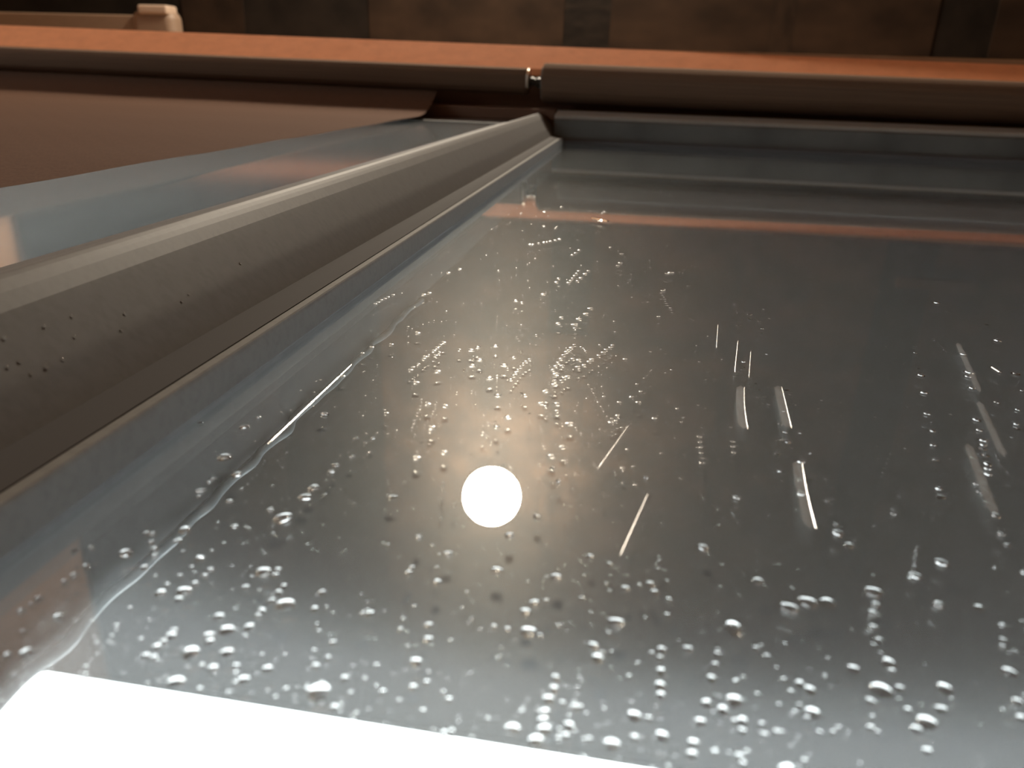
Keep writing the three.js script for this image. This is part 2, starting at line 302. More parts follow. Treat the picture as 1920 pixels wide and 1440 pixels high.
const DROP_GROUPS = [
  { group: "drops crowded on the lower left of the glass", at: [
    [-60.6, 87.4, 1.63, "small pale drop to the lower left of the ragged drop at lower left"],
    [-52.1, 89.1, 1.46, "small pale drop to the right of the ragged drop at lower left"],
    [-57.3, 88.7, 1.04, "small pale drop, nearest to the lower right of the ragged drop at lower left"],
    [-54.7, 86.2, 1.52, "small pale drop, second to the lower right of the ragged drop at lower left"],
    [-65.3, 94.3, 1.72, "small pale drop to the left of the lower left cluster's middle drop"],
    [-64.4, 93.1, 1.44, "small pale drop to the upper left of the ragged drop at lower left"],
    [-66.1, 99.2, 1.6, "small pale drop to the upper left of the lower left cluster's middle drop"],
    [-78.6, 114.3, 1.68, "small pale drop to the lower right of the bead cluster head drop"],
    [-79.7, 103, 1.86, "small pale drop to the left of the double drop at lower left"],
    [-75.5, 102.1, 1.45, "small pale drop to the lower left of the double drop at lower left"],
    [-75.2, 106.8, 1.3, "small pale drop, nearest to the upper right of the double drop at lower left"],
    [-74.7, 109.4, 1.11, "small pale drop, second to the upper right of the double drop at lower left"],
    [-74.7, 111.3, 1.23, "small pale drop, third to the upper right of the double drop at lower left"],
    [-59.7, 97.7, 1.57, "small pale drop to the right of the lower left cluster's middle drop"],
    [-71.4, 93.1, 1.54, "small pale drop, nearest to the upper left of the glass corner drop"],
    [-71.7, 94.3, 1.19, "small pale drop, second to the upper left of the glass corner drop"],
    [-71.9, 91.6, 1.07, "small pale drop, nearest to the left of the glass corner drop"],
    [-72.2, 90.2, 1.33, "small pale drop, second to the left of the glass corner drop"],
    [-71.2, 87.8, 1.04, "small pale drop, nearest to the upper left of the drop on the sky's edge, left"],
    [-72.6, 88, 1.14, "small pale drop, second to the upper left of the drop on the sky's edge, left"],
    [-77.6, 126.2, 1.35, "small pale drop to the left of the oval drop left of the lamp glow"],
    [-92.4, 120.2, 1.21, "small pale drop to the left of the bead cluster head drop"],
    [-93.7, 120.1, 1.21, "small pale drop to the upper right of the drop nearest the sealant line"],
    [-90.8, 117.4, 1.19, "small pale drop, nearest to the right of the drop nearest the sealant line"],
    [-87.6, 113.4, 1.05, "small pale drop, second to the right of the drop nearest the sealant line"],
    [-89, 115.5, 1.07, "small pale drop, third to the right of the drop nearest the sealant line"],
    [-87.2, 109.4, 1.44, "small pale drop to the lower right of the drop nearest the sealant line"],
    [-86, 119, 1.3, "small pale drop to the lower left of the bead cluster head drop"],
    [-59.2, 105.1, 1.26, "small pale drop, nearest to the left of the tailed oval drop at lower left"],
    [-59.5, 102.1, 1.43, "small pale drop, second to the left of the tailed oval drop at lower left"],
    [-58.9, 107.6, 1.28, "small pale drop to the upper left of the tailed oval drop at lower left"],
    [-59.6, 100.8, 1.13, "small pale drop to the lower left of the tailed oval drop at lower left"],
    [-61.9, 112.3, 1.32, "small pale drop, nearest to the right of the twin drop at lower left"],
    [-62.1, 113.9, 1.34, "small pale drop, second to the right of the twin drop at lower left"],
    [-58.8, 109.4, 1.2, "small pale drop above the tailed oval drop at lower left"],
    [-50.7, 104.5, 1.34, "small pale drop, nearest to the right of the tailed oval drop at lower left"],
    [-51.2, 109.3, 1.19, "small pale drop, second to the right of the tailed oval drop at lower left"],
    [-65.6, 107.7, 1.29, "small pale drop to the lower left of the twin drop at lower left"],
    [-44.8, 91.2, 1.21, "small pale drop, nearest above the largest drop above the bright sky"],
    [-43.6, 93.4, 0.88, "small pale drop, second above the largest drop above the bright sky"],
    [-44.2, 97, 0.99, "small pale drop, third above the largest drop above the bright sky"]] },
  { group: "beads beside the left gasket", at: [
    [-101.3, 113.4, 1.07, "clear bead, nearest to the left of the drop nearest the sealant line"],
    [-97.9, 107.5, 1.33, "clear bead, second to the left of the drop nearest the sealant line"],
    [-103.9, 112, 1.48, "clear bead, third to the left of the drop nearest the sealant line"],
    [-98.3, 104.7, 1.31, "clear bead, nearest to the lower left of the drop nearest the sealant line"],
    [-98.6, 102.5, 1.19, "clear bead, second to the lower left of the drop nearest the sealant line"],
    [-92.9, 93.6, 1.58, "clear bead, third to the lower left of the drop nearest the sealant line"],
    [-99.7, 97.3, 1.34, "clear bead, fourth to the lower left of the drop nearest the sealant line"],
    [-99.9, 95.7, 0.95, "clear bead, fifth to the lower left of the drop nearest the sealant line"],
    [-100.3, 93.8, 1.22, "clear bead, sixth to the lower left of the drop nearest the sealant line"],
    [-91.8, 84.9, 1.75, "clear bead, seventh to the lower left of the drop nearest the sealant line"],
    [-94.2, 83.7, 1.13, "clear bead, eighth to the lower left of the drop nearest the sealant line"]] },
  { group: "drops left of the lamp's reflection", at: [
    [-41.9, 105.1, 0.95, "small drop, third to the right of the tailed oval drop at lower left"],
    [-40.6, 105.3, 1.43, "small drop, fourth to the right of the tailed oval drop at lower left"],
    [-32.5, 88, 1, "small drop, nearest to the right of the largest drop above the bright sky"],
    [-39.3, 89.6, 1.11, "small drop to the upper right of the largest drop above the bright sky"],
    [-88, 146.8, 2.28, "small drop to the lower right of the gold-rimmed drop by the gasket"],
    [-98.9, 171.4, 2.59, "small drop, nearest to the upper right of the gold-rimmed drop by the gasket"],
    [-98.2, 178, 1.33, "small drop, second to the upper right of the gold-rimmed drop by the gasket"],
    [-111.7, 171.5, 1.45, "small drop to the upper left of the gold-rimmed drop by the gasket"],
    [-81.5, 184.2, 2.25, "small drop above the touching pair's right drop"],
    [-67, 153.2, 1.42, "small drop, nearest to the upper right of the touching pair's right drop"],
    [-67.2, 156.4, 1.7, "small drop, second to the upper right of the touching pair's right drop"],
    [-65, 161.6, 1.34, "small drop, third to the upper right of the touching pair's right drop"],
    [-67.6, 171.5, 1.26, "small drop, fourth to the upper right of the touching pair's right drop"],
    [-63.4, 172.5, 1.27, "small drop, fifth to the upper right of the touching pair's right drop"],
    [-92.3, 143.8, 1.13, "small drop, nearest to the lower left of the gold-rimmed drop by the gasket"],
    [-92.4, 142.2, 1.12, "small drop, second to the lower left of the gold-rimmed drop by the gasket"],
    [-92.3, 138.2, 1.95, "small drop, third to the lower left of the gold-rimmed drop by the gasket"],
    [-91.2, 135.6, 1.08, "small drop to the upper right of the bead cluster head drop"],
    [-83.7, 135.3, 1.43, "small drop below the gold-rimmed drop by the gasket"],
    [-73.4, 133.9, 1.29, "small drop to the upper left of the oval drop left of the lamp glow"],
    [-49.2, 144.8, 1.7, "small drop to the right of the touching pair's right drop"]] },
  { group: "drops below the lamp's reflection", at: [
    [-13.5, 111.4, 1.83, "white drop, nearest above the fan-shaped drop below the lamp glow"],
    [-12.3, 114.2, 1.67, "white drop, second above the fan-shaped drop below the lamp glow"],
    [-0.8, 105, 1.64, "white drop above the slanted drop at lower centre"],
    [-28.1, 89.9, 1.09, "white drop, second to the right of the largest drop above the bright sky"],
    [-29.2, 95.3, 1.76, "white drop, third to the right of the largest drop above the bright sky"],
    [-29.6, 104.5, 1.31, "white drop, nearest to the lower left of the little fan drop by the lamp glow"],
    [-28.7, 100.9, 1.46, "white drop, second to the lower left of the little fan drop by the lamp glow"],
    [-31.5, 126, 1.62, "white drop, nearest to the left of the little fan drop by the lamp glow"],
    [-31.2, 116.5, 1.63, "white drop, second to the left of the little fan drop by the lamp glow"],
    [-37.2, 120, 1.15, "white drop, third to the left of the little fan drop by the lamp glow"],
    [-37.4, 118.3, 1.34, "white drop, fourth to the left of the little fan drop by the lamp glow"],
    [-38.8, 130.4, 1.45, "white drop to the lower left of the lamp reflection"],
    [-9.2, 122.8, 2.07, "white drop to the right of the little fan drop by the lamp glow"],
    [4.1, 122, 1.52, "white drop, nearest above the domed drop right of centre"],
    [0.7, 129.3, 1.17, "white drop, second above the domed drop right of centre"],
    [-3.2, 131, 1.51, "white drop, third above the domed drop right of centre"],
    [6.7, 123.5, 1.02, "white drop, nearest to the upper right of the domed drop right of centre"],
    [9.5, 122, 1.51, "white drop, second to the upper right of the domed drop right of centre"],
    [8.7, 124.4, 1.54, "white drop, third to the upper right of the domed drop right of centre"],
    [11.8, 115.8, 1.06, "white drop, nearest to the right of the domed drop right of centre"],
    [12.2, 120.3, 1.2, "white drop, second to the right of the domed drop right of centre"],
    [9, 105.2, 0.9, "white drop, nearest to the lower right of the domed drop right of centre"],
    [10.7, 106.5, 1.36, "white drop, second to the lower right of the domed drop right of centre"],
    [10.4, 104.4, 0.99, "white drop, third to the lower right of the domed drop right of centre"],
    [10.4, 95.9, 1.35, "white drop, nearest to the upper right of the lone oval drop at lower centre"],
    [10.3, 98, 1.63, "white drop, second to the upper right of the lone oval drop at lower centre"],
    [10.5, 101.2, 1.49, "white drop, third to the upper right of the lone oval drop at lower centre"],
    [8.5, 90.8, 0.97, "white drop to the right of the lone oval drop at lower centre"],
    [10.5, 87.8, 1.66, "white drop to the lower right of the lone oval drop at lower centre"],
    [-3.5, 85.1, 1.02, "white drop, nearest to the right of the foot of the centre bead chain"],
    [-3.2, 87, 1.44, "white drop, second to the right of the foot of the centre bead chain"],
    [-7.2, 87.3, 1.45, "white drop, nearest above the foot of the centre bead chain"],
    [-7.2, 88.8, 1.55, "white drop, second above the foot of the centre bead chain"],
    [-6.9, 91.6, 1.58, "white drop, third above the foot of the centre bead chain"],
    [-6.3, 93.9, 1.35, "white drop, fourth above the foot of the centre bead chain"],
    [-6.3, 96.4, 1.21, "white drop to the lower left of the slanted drop at lower centre"],
    [-4.6, 91.3, 0.83, "white drop, nearest to the upper right of the foot of the centre bead chain"],
    [-2.7, 90.9, 1.15, "white drop, second to the upper right of the foot of the centre bead chain"],
    [-22, 88.5, 0.99, "white drop, nearest to the upper left of the drop beside the centre chain's foot"],
    [-26.3, 91.3, 0.93, "white drop, second to the upper left of the drop beside the centre chain's foot"],
    [6.5, 86.7, 1.1, "white drop below the lone oval drop at lower centre"],
    [-15.8, 143.6, 1.64, "white drop to the lower right of the lamp reflection"],
    [-20.5, 135, 1.91, "white drop above the little fan drop by the lamp glow"],
    [-10.2, 115.4, 0.89, "white drop to the upper right of the fan-shaped drop below the lamp glow"],
    [-15.9, 106.2, 1.03, "white drop, nearest to the left of the fan-shaped drop below the lamp glow"],
    [-18.3, 106.4, 1.03, "white drop, second to the left of the fan-shaped drop below the lamp glow"],
    [-3.8, 117.5, 0.89, "white drop to the upper left of the domed drop right of centre"],
    [15.1, 107.5, 1.46, "white drop, second to the lower left of the slanted drop below the three"],
    [-15.1, 166.7, 1.19, "white drop, nearest to the upper right of the lamp reflection"],
    [-12.9, 160.6, 1.28, "white drop to the right of the lamp reflection"],
    [7.8, 166.9, 1.17, "white drop to the lower left of the left broad trickle"]] },
  { group: "drops crowded on the lower right of the glass", at: [
    [19.6, 139.2, 2.22, "small pale drop above the slanted drop below the three"],
    [50.5, 126.8, 1.6, "small pale drop, nearest below the gold-edged drop heading the right chain"],
    [49.3, 124.1, 1.57, "small pale drop, second below the gold-edged drop heading the right chain"],
    [48.3, 119.9, 1.53, "small pale drop, third below the gold-edged drop heading the right chain"],
    [48.4, 116.6, 1.22, "small pale drop to the upper left of the blue-gold curved drop"],
    [50.2, 146.6, 2.03, "small pale drop, nearest to the upper left of the gold-edged drop heading the right chain"],
    [48.9, 151.1, 2.2, "small pale drop, second to the upper left of the gold-edged drop heading the right chain"],
    [49.3, 154.6, 1.3, "small pale drop, second to the lower right of the longest trickle"],
    [60.9, 138.1, 2.13, "small pale drop to the lower left of the blue-topped drop at the right"],
    [62.3, 129.3, 1.81, "small pale drop below the blue-topped drop at the right"],
    [69.5, 129.8, 1.9, "small pale drop to the lower right of the blue-topped drop at the right"],
    [29.4, 129.7, 2.08, "small pale drop to the upper left of the left drop of three"],
    [42.1, 108.1, 1.78, "small pale drop to the upper left of the widest lower right drop"],
    [48.6, 105.1, 1.29, "small pale drop to the right of the widest lower right drop"],
    [48.4, 108.9, 1.24, "small pale drop below the blue-gold curved drop"],
    [43.2, 101.1, 1.43, "small pale drop to the lower left of the widest lower right drop"],
    [48.5, 96.6, 1.45, "small pale drop to the lower left of the bottom right corner drop"],
    [53.7, 101.6, 1.67, "small pale drop to the upper right of the bottom right corner drop"],
    [48.4, 100.4, 1.17, "small pale drop to the upper left of the bottom right corner drop"],
    [34, 101.7, 1.71, "small pale drop above the slanted drop near bottom right"],
    [32.6, 102.9, 1.38, "small pale drop to the upper left of the slanted drop near bottom right"],
    [19.8, 94.7, 1.65, "small pale drop, nearest to the lower left of the flat drop above two pale ones"],
    [16.2, 91.6, 1.54, "small pale drop, second to the lower left of the flat drop above two pale ones"],
    [15, 87.4, 1.41, "small pale drop, third to the lower left of the flat drop above two pale ones"],
    [14.7, 85.3, 1.31, "small pale drop, fourth to the lower left of the flat drop above two pale ones"],
    [21.4, 92.8, 0.97, "small pale drop, nearest below the flat drop above two pale ones"],
    [22.6, 93.1, 1.46, "small pale drop, second below the flat drop above two pale ones"],
    [22.4, 91.1, 1.12, "small pale drop, third below the flat drop above two pale ones"],
    [18, 86.3, 1, "small pale drop, fourth below the flat drop above two pale ones"],
    [17.4, 95.6, 1.5, "small pale drop to the left of the flat drop above two pale ones"],
    [18.6, 101.2, 1.39, "small pale drop, nearest to the upper left of the flat drop above two pale ones"],
    [19.4, 104.6, 1.07, "small pale drop, second to the upper left of the flat drop above two pale ones"],
    [20, 107.3, 1.09, "small pale drop, nearest to the lower left of the slanted drop below the three"],
    [21.8, 85.1, 0.91, "small pale drop, nearest to the left of the drop cut by the bottom edge"],
    [21.5, 86.3, 1.15, "small pale drop, second to the left of the drop cut by the bottom edge"],
    [48.8, 92.6, 1.33, "small pale drop below the bottom right corner drop"],
    [66.4, 105.7, 1.7, "small pale drop, nearest below the drop nearest the right edge"],
    [65.4, 102.1, 1.41, "small pale drop, second below the drop nearest the right edge"],
    [71.1, 118.3, 0.83, "small pale drop, nearest above the drop nearest the right edge"],
    [69.6, 119.3, 1.03, "small pale drop, second above the drop nearest the right edge"],
    [70.3, 121, 1.32, "small pale drop, third above the drop nearest the right edge"],
    [71.9, 125.3, 1.26, "small pale drop, fourth above the drop nearest the right edge"],
    [84.7, 158.4, 1.52, "small pale drop, nearest to the upper right of the blue-topped drop at the right"],
    [84, 153.9, 1.48, "small pale drop, nearest to the right of the blue-topped drop at the right"],
    [83.2, 144, 1.29, "small pale drop, second to the right of the blue-topped drop at the right"],
    [35.8, 93.5, 0.8, "small pale drop, nearest to the lower right of the slanted drop near bottom right"],
    [36.8, 94.6, 0.81, "small pale drop, second to the lower right of the slanted drop near bottom right"],
    [41.7, 95.5, 1.13, "small pale drop, nearest below the widest lower right drop"],
    [42.5, 94.8, 0.8, "small pale drop, second below the widest lower right drop"],
    [25.4, 93, 0.89, "small pale drop to the lower right of the flat drop above two pale ones"],
    [25.6, 91, 0.95, "small pale drop to the upper left of the drop cut by the bottom edge"],
    [28.1, 92, 0.8, "small pale drop, nearest above the drop cut by the bottom edge"],
    [27.4, 91.9, 0.8, "small pale drop, second above the drop cut by the bottom edge"],
    [30.8, 96.4, 0.82, "small pale drop to the left of the slanted drop near bottom right"],
    [26.7, 110.1, 1.01, "small pale drop to the lower right of the slanted drop below the three"]] },
  { group: "drops round the right-hand trickles", at: [
    [49.4, 165.1, 1.25, "small bead, nearest to the lower right of the longest trickle"],
    [40.8, 258.6, 1.67, "small bead, nearest above the left broad trickle"],
    [50, 319.3, 2.02, "small bead, second above the left broad trickle"],
    [40.7, 177.9, 1.34, "small bead, nearest to the lower left of the longest trickle"],
    [28.7, 161.9, 1.62, "small bead, second to the lower left of the longest trickle"],
    [51.7, 235, 1.52, "small bead to the lower right of the right broad trickle"],
    [45.5, 196, 2.18, "small bead, nearest to the upper left of the longest trickle"],
    [45.9, 202.2, 1.34, "small bead, second to the upper left of the longest trickle"],
    [41.7, 187.6, 1.54, "small bead to the left of the longest trickle"],
    [47.2, 184.4, 2.06, "small bead to the right of the longest trickle"],
    [45, 173.7, 1.18, "small bead, nearest below the longest trickle"],
    [44.1, 167.2, 2.03, "small bead, second below the longest trickle"]] },
  { group: "drops in the right-hand vertical chains", at: [
    [86.8, 166.7, 2.08, "curled drop, second to the upper right of the blue-topped drop at the right"],
    [112.3, 251.9, 2.27, "curled drop, nearest to the upper left of the upper grey trickle"],
    [99.3, 260.3, 2.54, "curled drop, second to the upper left of the upper grey trickle"],
    [137.2, 362.4, 3.16, "curled drop, third to the upper left of the upper grey trickle"],
    [115.2, 262.9, 2.36, "curled drop, nearest above the upper grey trickle"],
    [117.2, 267.5, 3.32, "curled drop, second above the upper grey trickle"],
    [122.3, 287.7, 2.36, "curled drop, third above the upper grey trickle"],
    [142.3, 308.9, 2.92, "curled drop, fourth above the upper grey trickle"],
    [103.7, 224.3, 2.21, "curled drop below the upper grey trickle"],
    [101.6, 216.5, 1.83, "curled drop to the upper right of the lower grey trickle"],
    [98.8, 206.4, 2.05, "curled drop, nearest to the right of the lower grey trickle"],
    [97.7, 203.6, 2.03, "curled drop, second to the right of the lower grey trickle"],
    [100, 209.6, 2.38, "curled drop, third to the right of the lower grey trickle"],
    [96.8, 199.5, 2.13, "curled drop, nearest to the lower right of the lower grey trickle"],
    [95.4, 194.3, 2.08, "curled drop, second to the lower right of the lower grey trickle"],
    [94.3, 191.4, 1.92, "curled drop, third to the lower right of the lower grey trickle"],
    [93.1, 188.2, 2.03, "curled drop, fourth to the lower right of the lower grey trickle"],
    [95.1, 243.5, 2.39, "curled drop to the left of the upper grey trickle"],
    [90.4, 225.6, 1.92, "curled drop to the upper left of the lower grey trickle"],
    [84.9, 203, 1.75, "curled drop, nearest to the left of the lower grey trickle"],
    [87.8, 212.9, 1.97, "curled drop, second to the left of the lower grey trickle"],
    [82.4, 193.5, 1.82, "curled drop, nearest to the lower left of the lower grey trickle"],
    [78, 177.2, 1.69, "curled drop, second to the lower left of the lower grey trickle"],
    [77, 173, 2.29, "curled drop, third to the lower left of the lower grey trickle"],
    [88, 181.8, 1.18, "curled drop, nearest below the lower grey trickle"],
    [87.2, 177.6, 1.29, "curled drop, second below the lower grey trickle"],
    [86.7, 172.7, 1.13, "curled drop, third below the lower grey trickle"],
    [114.3, 223.7, 1.56, "curled drop, nearest to the lower right of the upper grey trickle"],
    [113.3, 220.1, 1.54, "curled drop, second to the lower right of the upper grey trickle"],
    [115.4, 240.4, 1.67, "curled drop, nearest to the right of the upper grey trickle"],
    [119.5, 235.6, 1.47, "curled drop, second to the right of the upper grey trickle"],
    [133, 270.1, 2.95, "curled drop to the upper right of the upper grey trickle"],
    [63.4, 162.3, 1.21, "curled drop to the upper left of the blue-topped drop at the right"]] },
  { group: "golden beads above the lamp's reflection", at: [
    [-43.1, 169.3, 1.37, "golden bead, nearest to the upper left of the lamp reflection"],
    [-49, 164.9, 1.48, "golden bead, second to the upper left of the lamp reflection"],
    [-50, 183.1, 1.32, "golden bead, third to the upper left of the lamp reflection"],
    [-50, 197.9, 1.4, "golden bead, fourth to the upper left of the lamp reflection"],
    [-55.4, 198.2, 1.41, "golden bead, fifth to the upper left of the lamp reflection"],
    [-88.7, 312.6, 1.87, "golden bead, nearest to the right of the short slanting bead chain"],
    [-51.7, 250.7, 1.52, "golden bead, second to the right of the short slanting bead chain"],
    [-45.9, 253.9, 1.53, "golden bead, third to the right of the short slanting bead chain"],
    [-76.5, 260.8, 1.59, "golden bead, nearest to the lower right of the short slanting bead chain"],
    [-63.3, 213.4, 1.5, "golden bead, second to the lower right of the short slanting bead chain"],
    [-59.2, 224.4, 1.56, "golden bead, third to the lower right of the short slanting bead chain"],
    [-53.2, 247.3, 1.69, "golden bead, fourth to the lower right of the short slanting bead chain"],
    [-49.6, 232.3, 1.78, "golden bead, fifth to the lower right of the short slanting bead chain"],
    [-48.4, 238.5, 1.64, "golden bead, sixth to the lower right of the short slanting bead chain"],
    [-87.5, 213, 1.35, "golden bead to the lower left of the short slanting bead chain"],
    [-33, 187.1, 1.32, "golden bead, nearest above the lamp reflection"],
    [-31.1, 194.3, 1.52, "golden bead, second above the lamp reflection"],
    [-36.8, 209.3, 1.62, "golden bead, third above the lamp reflection"],
    [-41.9, 222.8, 1.88, "golden bead, fourth above the lamp reflection"],
    [-39.5, 235.4, 1.79, "golden bead, fifth above the lamp reflection"],
    [19.1, 386.1, 2.16, "golden bead to the lower right of the crooked golden run"],
    [-48.5, 314.3, 1.84, "golden bead to the lower left of the crooked golden run"],
    [-20.6, 286.6, 1.89, "golden bead below the crooked golden run"],
    [-16.4, 173.4, 1.37, "golden bead, second to the upper right of the lamp reflection"],
    [-14.2, 179.2, 1.26, "golden bead, third to the upper right of the lamp reflection"],
    [-23.3, 206.4, 1.43, "golden bead, fourth to the upper right of the lamp reflection"],
    [-13.8, 194.1, 1.5, "golden bead, fifth to the upper right of the lamp reflection"],
    [-18.7, 207, 1.58, "golden bead, sixth to the upper right of the lamp reflection"],
    [-23.2, 216.1, 1.48, "golden bead, seventh to the upper right of the lamp reflection"],
    [-21.3, 222, 1.51, "golden bead, eighth to the upper right of the lamp reflection"],
    [-21.8, 231.3, 1.74, "golden bead, ninth to the upper right of the lamp reflection"]] },
];
const FINE_CHAINS = [
    [-38.4, 327.9, 1.91],
    [-16.1, 310.8, 1.8],
    [-17.4, 302.5, 1.76],
    [-19.6, 294.3, 1.72],
    [-27.1, 286.4, 1.68],
    [-37.6, 243.5, 1.47],
    [-20.6, 239.3, 1.43],
    [-17.7, 230, 1.38],
    [-15.5, 246.5, 1.47],
    [-15.2, 239.6, 1.43],
    [-0.6, 202.5, 1.23],
    [-2.1, 197.3, 1.2],
    [10, 203.1, 1.22],
    [-21.7, 246, 1.47],
    [-49.9, 180.7, 1.16],
    [1.7, 170.6, 1.06],
    [49.1, 313, 1.76],
    [28, 157.1, 0.97],
    [23.6, 148.5, 0.93],
    [30.4, 185.8, 1.12],
    [47.8, 217.2, 1.27],
    [45.4, 207.5, 1.22],
    [47.8, 175.2, 1.05],
    [51.7, 171, 1.03],
    [50.9, 165.5, 1],
    [104.8, 284.7, 1.57],
    [87, 175.6, 1.02],
    [95.8, 182.5, 1.05],
    [146.7, 331.2, 1.77],
    [128, 253.4, 1.39],
    [22.1, 193.6, 1.17],
    [21.8, 178, 1.09],
    [-64.4, 169.5, 0.97],
    [-88.1, 354.1, 1.82],
    [-87.2, 315.9, 1.65],
    [-87.7, 241.4, 1.31],
    [17.2, 383.4, 1.88],
    [14.6, 349, 1.72],
    [-23, 371.4, 1.85],
    [-26.7, 294.7, 1.51],
    [-17.7, 247.1, 1.29],
    [-13.4, 241.7, 1.26],
    [-11.9, 245.8, 1.28],
    [-11.2, 248.2, 1.29],
    [-9.1, 252.6, 1.31],
    [-7.6, 256.4, 1.32],
    [-21.7, 204.5, 1.1],
    [-18.1, 201.8, 1.08],
    [-28.8, 211.4, 1.14],
    [5.3, 213.9, 1.12],
    [-23.1, 234.7, 1.24],
    [-22.6, 238.4, 1.25],
    [-22.2, 242.1, 1.27],
    [-21.2, 250, 1.3],
    [-20.6, 253.6, 1.32],
    [-68.2, 223.3, 1.22],
    [-68, 225.8, 1.23],
    [-66.8, 234.5, 1.27],
    [-66.9, 236.6, 1.28],
    [-65.6, 243.1, 1.3],
    [-65.4, 246.6, 1.32],
    [-64.6, 252.8, 1.35],
    [-63.4, 242, 1.3],
    [-63.7, 238.6, 1.28],
    [-65, 189, 1.06],
    [-35.9, 182.4, 1.01],
    [0.2, 168, 0.92],
    [52.8, 310.4, 1.52],
    [52.5, 300.2, 1.48],
    [51.4, 293.7, 1.45],
    [43.7, 302, 1.49],
    [43.7, 227.4, 1.16],
    [30.8, 192.6, 1.01],
    [30.5, 189.3, 0.99],
    [50.5, 222.8, 1.13],
    [46, 192.3, 1],
    [50, 202.5, 1.04],
    [50.3, 190.1, 0.98],
    [51.2, 181, 0.94],
    [80.9, 187.8, 0.95],
    [22.1, 190.3, 1],
    [22, 187, 0.99],
    [22, 183.6, 0.97],
    [21.9, 180.8, 0.96],
    [-84.6, 363.3, 1.59],
    [-88.5, 234.5, 1.1],
    [-82, 245.9, 1.14],
    [-57.3, 246.5, 1.13],
    [-59.5, 433, 1.85],
    [-7, 423.2, 1.78],
    [-6.8, 400.5, 1.69],
    [-7.9, 393.9, 1.67],
    [-34.8, 358.1, 1.54],
    [-35, 350.7, 1.51],
    [-45.5, 312, 1.37],
    [12.2, 306.2, 1.31],
    [-29.3, 351.3, 1.51],
    [-25.4, 355.6, 1.53],
    [-24.4, 362.3, 1.55],
    [-20.1, 281.5, 1.24],
    [-18.7, 228.5, 1.03],
    [-19.3, 225.9, 1.02],
    [-21.2, 225.5, 1.02],
    [-6.9, 259.6, 1.15],
    [-5.5, 262.3, 1.16],
    [0.2, 251.2, 1.11],
    [-0.9, 198.8, 0.91],
    [-0.4, 212.6, 0.96],
    [5.8, 222.6, 1],
    [3.2, 217.6, 0.98],
    [16.7, 211.8, 0.95],
    [-35.1, 223, 1.02],
    [-34.8, 226.4, 1.03],
    [-34.6, 229.4, 1.05],
    [-34.3, 231.9, 1.06],
    [-33.9, 235.1, 1.07],
    [-33.5, 238.3, 1.08],
    [-32.9, 240.6, 1.09],
    [-32.1, 242.9, 1.1],
    [-19.9, 255.6, 1.14],
    [-19.2, 258.7, 1.15],
    [-18.5, 261.9, 1.16],
    [-67.2, 229.2, 1.06],
    [-66.3, 238.5, 1.1],
    [-65.1, 249.7, 1.14],
    [49.9, 269, 1.15],
    [42.5, 238.5, 1.03],
    [42.9, 233, 1.01],
    [44.1, 221.3, 0.97],
    [107.1, 292.8, 1.21],
    [100.6, 267, 1.11],
    [-65.9, 548.8, 1.92],
    [-56.4, 574.8, 1.99],
    [-23.8, 564.3, 1.94],
    [-59.1, 492.6, 1.73],
    [-58, 433.7, 1.54],
    [-55.2, 437.8, 1.55],
    [-52.6, 441.8, 1.56],
    [-51, 443.9, 1.57],
    [-49.3, 446.1, 1.58],
    [-46.9, 450.1, 1.59],
    [-44.8, 454.1, 1.6],
    [-13.9, 438.8, 1.53],
    [-28.7, 355.8, 1.27],
    [-28.3, 360.2, 1.29],
    [-27.8, 365.8, 1.31],
    [-27.2, 370.5, 1.32],
    [-26.6, 376.4, 1.34],
    [-21.9, 377.8, 1.34],
    [-33.2, 412.4, 1.46],
    [-32, 418.3, 1.48],
    [-30.6, 426, 1.5],
    [-4.8, 265, 0.97],
    [-104.1, 293.2, 1.11],
    [-103.8, 295.7, 1.12],
    [-103.6, 299.2, 1.13],
    [-102.9, 301.9, 1.14],
    [-102.4, 304.7, 1.15],
    [-101.4, 308.5, 1.16]];
function dropShape(kind, angle, rings, spokes) {                 // a cap of water one unit wide, not quite round, closed at its base
  const pos = [], idx = [], th = angle * (1 + 0.08 * Math.sin(kind * 2.3)), R = 0.5 / Math.sin(th);
  const wob = (a) => 1 + (kind ? 0.07 * Math.sin(2 * a + kind) + 0.05 * Math.sin(3 * a + kind * 1.7) : 0);
  for (let i = 0; i <= rings; i++) { const t = th * i / rings; for (let k = 0; k < spokes; k++) { const a = k / spokes * 2 * Math.PI, w = 1 + (wob(a) - 1) * i / rings; pos.push(R * Math.sin(t) * Math.cos(a) * w, R * Math.sin(t) * Math.sin(a) * w, R * (Math.cos(t) - Math.cos(th))); } }
  const ring = (i) => i * spokes, n = (rings + 1) * spokes;
  for (let i = 0; i < rings; i++) for (let k = 0; k < spokes; k++) { const a = ring(i) + k, b = ring(i) + (k + 1) % spokes; idx.push(a, a + spokes, b, b, a + spokes, b + spokes); }
  for (let k = 0; k < spokes; k++) pos.push(...pos.slice((ring(rings) + k) * 3, (ring(rings) + k) * 3 + 3));
  pos.push(0, 0, 0);
  for (let k = 0; k < spokes; k++) idx.push(n + spokes, n + (k + 1) % spokes, n + k);
  const g = new THREE.BufferGeometry(); g.setAttribute('position', new THREE.Float32BufferAttribute(pos, 3)); g.setIndex(idx); g.computeVertexNormals();
  return g;
}
const DROP = [1, 2, 3, 4, 5].map((k) => dropShape(k, 0.52, 9, 20)), BEAD = [1, 2, 3].map((k) => dropShape(k, 0.5, 6, 12)), FLAT = [1, 2, 3].map((k) => dropShape(k, 0.3, 5, 14)), SPRAY = dropShape(1, 0.3, 4, 10);
const PANE_Z = 0.0004;
let drops = 0;
